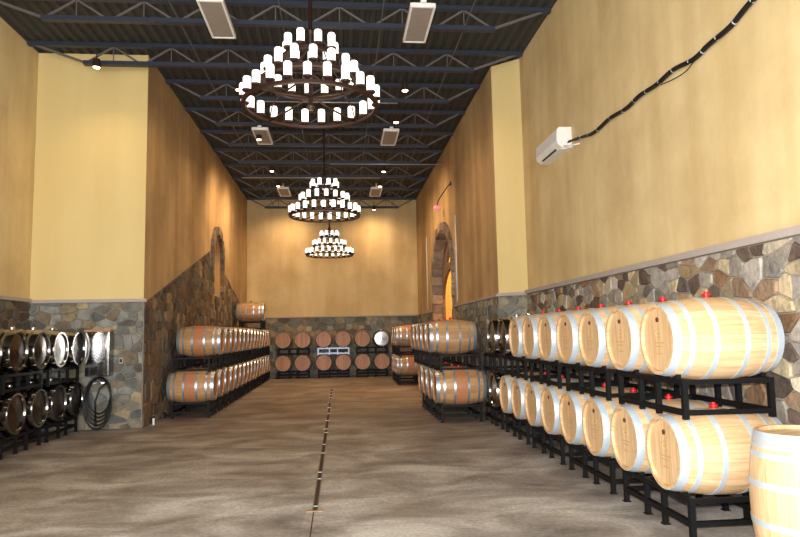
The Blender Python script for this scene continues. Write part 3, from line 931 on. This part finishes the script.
for i in range(8, len(sp) - 1, 4):
    d = (sp[i + 1] - sp[i]).normalized(); tube(bm, [sp[i] - d * .008, sp[i] + d * .004], .029, 8)
obj('cable_tie', bm, M['tie'], t)
bm = bmesh.new(); tube(bm, [(3.6, 9.86, 4.6), (3.66, 9.7, 4.56), (3.7, 9.45, 4.52)], .012, 6)
tag(obj('drain_tube', bm, M['white'], smooth=True), 'short white drain tube poking out beneath the air conditioner', 'tube')

# ------------------------------------------------------------------ left recess: steel cabinet, hose, outlet, standpipe
YF = YLC - .05
t = thing('steel_cabinet', 'shiny stainless steel cabinet on the stone wall above the coiled hose', 'cabinet', (-4.43, YF - .14, .98))
bm = bmesh.new(); box(bm, (0, 0, .42), (.42, .26, .82), bev=.008); obj('cabinet_body', bm, M['steel'], t)
bm = bmesh.new(); box(bm, (0, -.137, .42), (.39, .014, .78), bev=.004); obj('door', bm, M['steel'], t)
bm = bmesh.new(); tube(bm, [(.15, -.16, .36), (.15, -.16, .5)], .008, 8); obj('handle', bm, M['steel'], t)
bm = bmesh.new(); box(bm, (0, 0, .845), (.46, .3, .035)); obj('wooden_top', bm, M['oak_stain'], t)
hb = thing('hose_hanger', 'curved metal hose hanger fixed under the steel cabinet', 'hanger', (-4.42, YF, .865))
bm = bmesh.new()
for yy in (-.11, -.155, -.20, -.245):
    tube(bm, [(.07 * math.cos(a * PI / 10), yy, -.01 + .055 * math.sin(a * PI / 10)) for a in range(11)], .014, 8)
bar(bm, (0, 0, .03), (0, -.25, .05), .025)
obj('bracket', bm, M['steel_bright'], hb)
t = thing('coiled_hose', 'black rubber hose hanging in loops below the steel cabinet', 'hose', (-4.42, YF - .13, 0))
bm = bmesh.new(); pts = []
for k in range(5):
    for a in range(24):
        q = 2 * PI * a / 24
        rz_ = .33 + .033 * k; rx = .20 + .012 * k
        pts.append((rx * math.sin(q), -.024 * k + .004 * math.sin(q * 2 + k), .963 - rz_ + rz_ * math.cos(q)))
tube(bm, pts, .018, 8)
obj('hose_loops', bm, M['cable'], t, smooth=True)
bm = bmesh.new(); tube(bm, [(.16, -.118, .86), (.06, -.16, .78), (-.01, -.165, .55), (.0, -.165, .2)], .017, 8); tube(bm, [(0, -.165, .2), (0, -.165, .1)], .024, 8)
obj('nozzle_end', bm, M['cable'], t, smooth=True)
t = thing('power_outlet', 'small dark outlet box on the stone right of the steel cabinet', 'outlet', (-4.09, YF + .005, 1.26))
bm = bmesh.new(); box(bm, (0, 0, 0), (.075, .03, .11), bev=.005); obj('cover', bm, M['cap'], t)
bm = bmesh.new(); box(bm, (0, -.017, -.0), (.045, .008, .06)); obj('socket', bm, M['cable'], t)
t = thing('standpipe', 'short white capped pipe at the floor by the left stone corner', 'pipe', (-3.60, 13.2, 0))
bm = bmesh.new(); lathe(bm, [(.022, 0), (.022, .13)], 12); obj('pipe_body', bm, M['white'], t, smooth=.7)
bm = bmesh.new(); lathe(bm, [(.03, .13), (.03, .15), (.015, .165)], 12); obj('pipe_cap', bm, M['rack'], t, smooth=.7)

# ------------------------------------------------------------------ right nave wall fittings
t = thing('wall_lantern', 'small pink glass wall light with an arm above the right arch', 'wall light', (XR, 19.6, 5.5))
bm = bmesh.new(); lathe(bm, [(.0, -.09), (.09, -.05), (.11, .0), (.08, .05), (.03, .08)], 16); obj('glass_shade', bm, M['pink'], t, (-.22, 0, 0), smooth=True)
bm = bmesh.new(); tube(bm, [(-.22, 0, .05), (-.2, -.3, .2), (-.06, -1.2, .42), (-.01, -1.4, .44)], .018, 8); obj('arm', bm, M['lamp_body'], t, smooth=True)
bm = bmesh.new(); lathe(bm, [(.06, -.0), (.06, .03)], 14, 'X'); obj('wall_plate', bm, M['lamp_body'], t, (-.03, -1.4, .44))
for y, z0, z1, w in ((17.6, 2.5, 4.9, 'near'), (23.6, 2.5, 5.2, 'far')):
    bm = bmesh.new(); tube(bm, [(XR - .02, y, z0), (XR - .02, y, z1)], .018, 8)
    tag(obj('wall_conduit', bm, M['white'], smooth=True), 'thin pale vertical conduit on the right wall, %s side of the arch' % w, 'conduit', 'vertical wall conduits')

# ------------------------------------------------------------------ light
def area(name, loc, tgt, sx, sy, e, col):
    l = bpy.data.lights.new(name, 'AREA'); l.shape = 'RECTANGLE'; l.size = sx; l.size_y = sy; l.energy = e; l.color = col
    o = bpy.data.objects.new(name, l); link(o); o.location = loc
    o.rotation_euler = (Vector(tgt) - Vector(loc)).to_track_quat('-Z', 'Y').to_euler()
    return o
dx = (DOOR[0] + DOOR[1]) / 2
area('door_daylight', (dx, YN + .02, 2.35), (dx, 5, 2.35), DOOR[1] - DOOR[0], 4.5, 1150, (.95, .97, 1.0))
# the photographer's flash
l = bpy.data.lights.new('flash', 'AREA'); l.shape = 'RECTANGLE'; l.size = .12; l.size_y = .07; l.energy = 590; l.color = (1, .98, .95)
o = bpy.data.objects.new('flash', l); link(o); o.location = (0, .02, H_CAM + .14)
o.rotation_euler = (math.radians(92), 0, math.radians(-5.4))
# warm lamp of the side room
l = bpy.data.lights.new('side_room_lamp', 'POINT'); l.energy = 420; l.color = (1, .55, .2); l.shadow_soft_size = .2
o = bpy.data.objects.new('side_room_lamp', l); link(o); o.location = (4.6, 21.5, 4.6)

w = bpy.data.worlds.new('World'); scene.world = w; w.use_nodes = True
w.node_tree.nodes['Background'].inputs[0].default_value = (.8, .9, 1, 1)
w.node_tree.nodes['Background'].inputs[1].default_value = .4

# ------------------------------------------------------------------ camera
cam = bpy.data.cameras.new('camera'); co = bpy.data.objects.new('camera', cam); link(co)
cam.sensor_width = 36; cam.lens = 650 / 800 * 36; cam.clip_end = 200
co.location = (0, 0, H_CAM)
R_ = Matrix.Rotation(math.radians(-5.402), 4, 'Z') @ Matrix.Rotation(math.radians(90 + 5.687), 4, 'X') @ Matrix.Rotation(math.radians(-1.112), 4, 'Z')
co.rotation_euler = R_.to_euler()
scene.camera = co
scene.view_settings.view_transform = 'Standard'
scene.view_settings.look = 'None'
scene.view_settings.gamma = 1
scene.view_settings.use_curve_mapping = False
scene.view_settings.exposure = 0
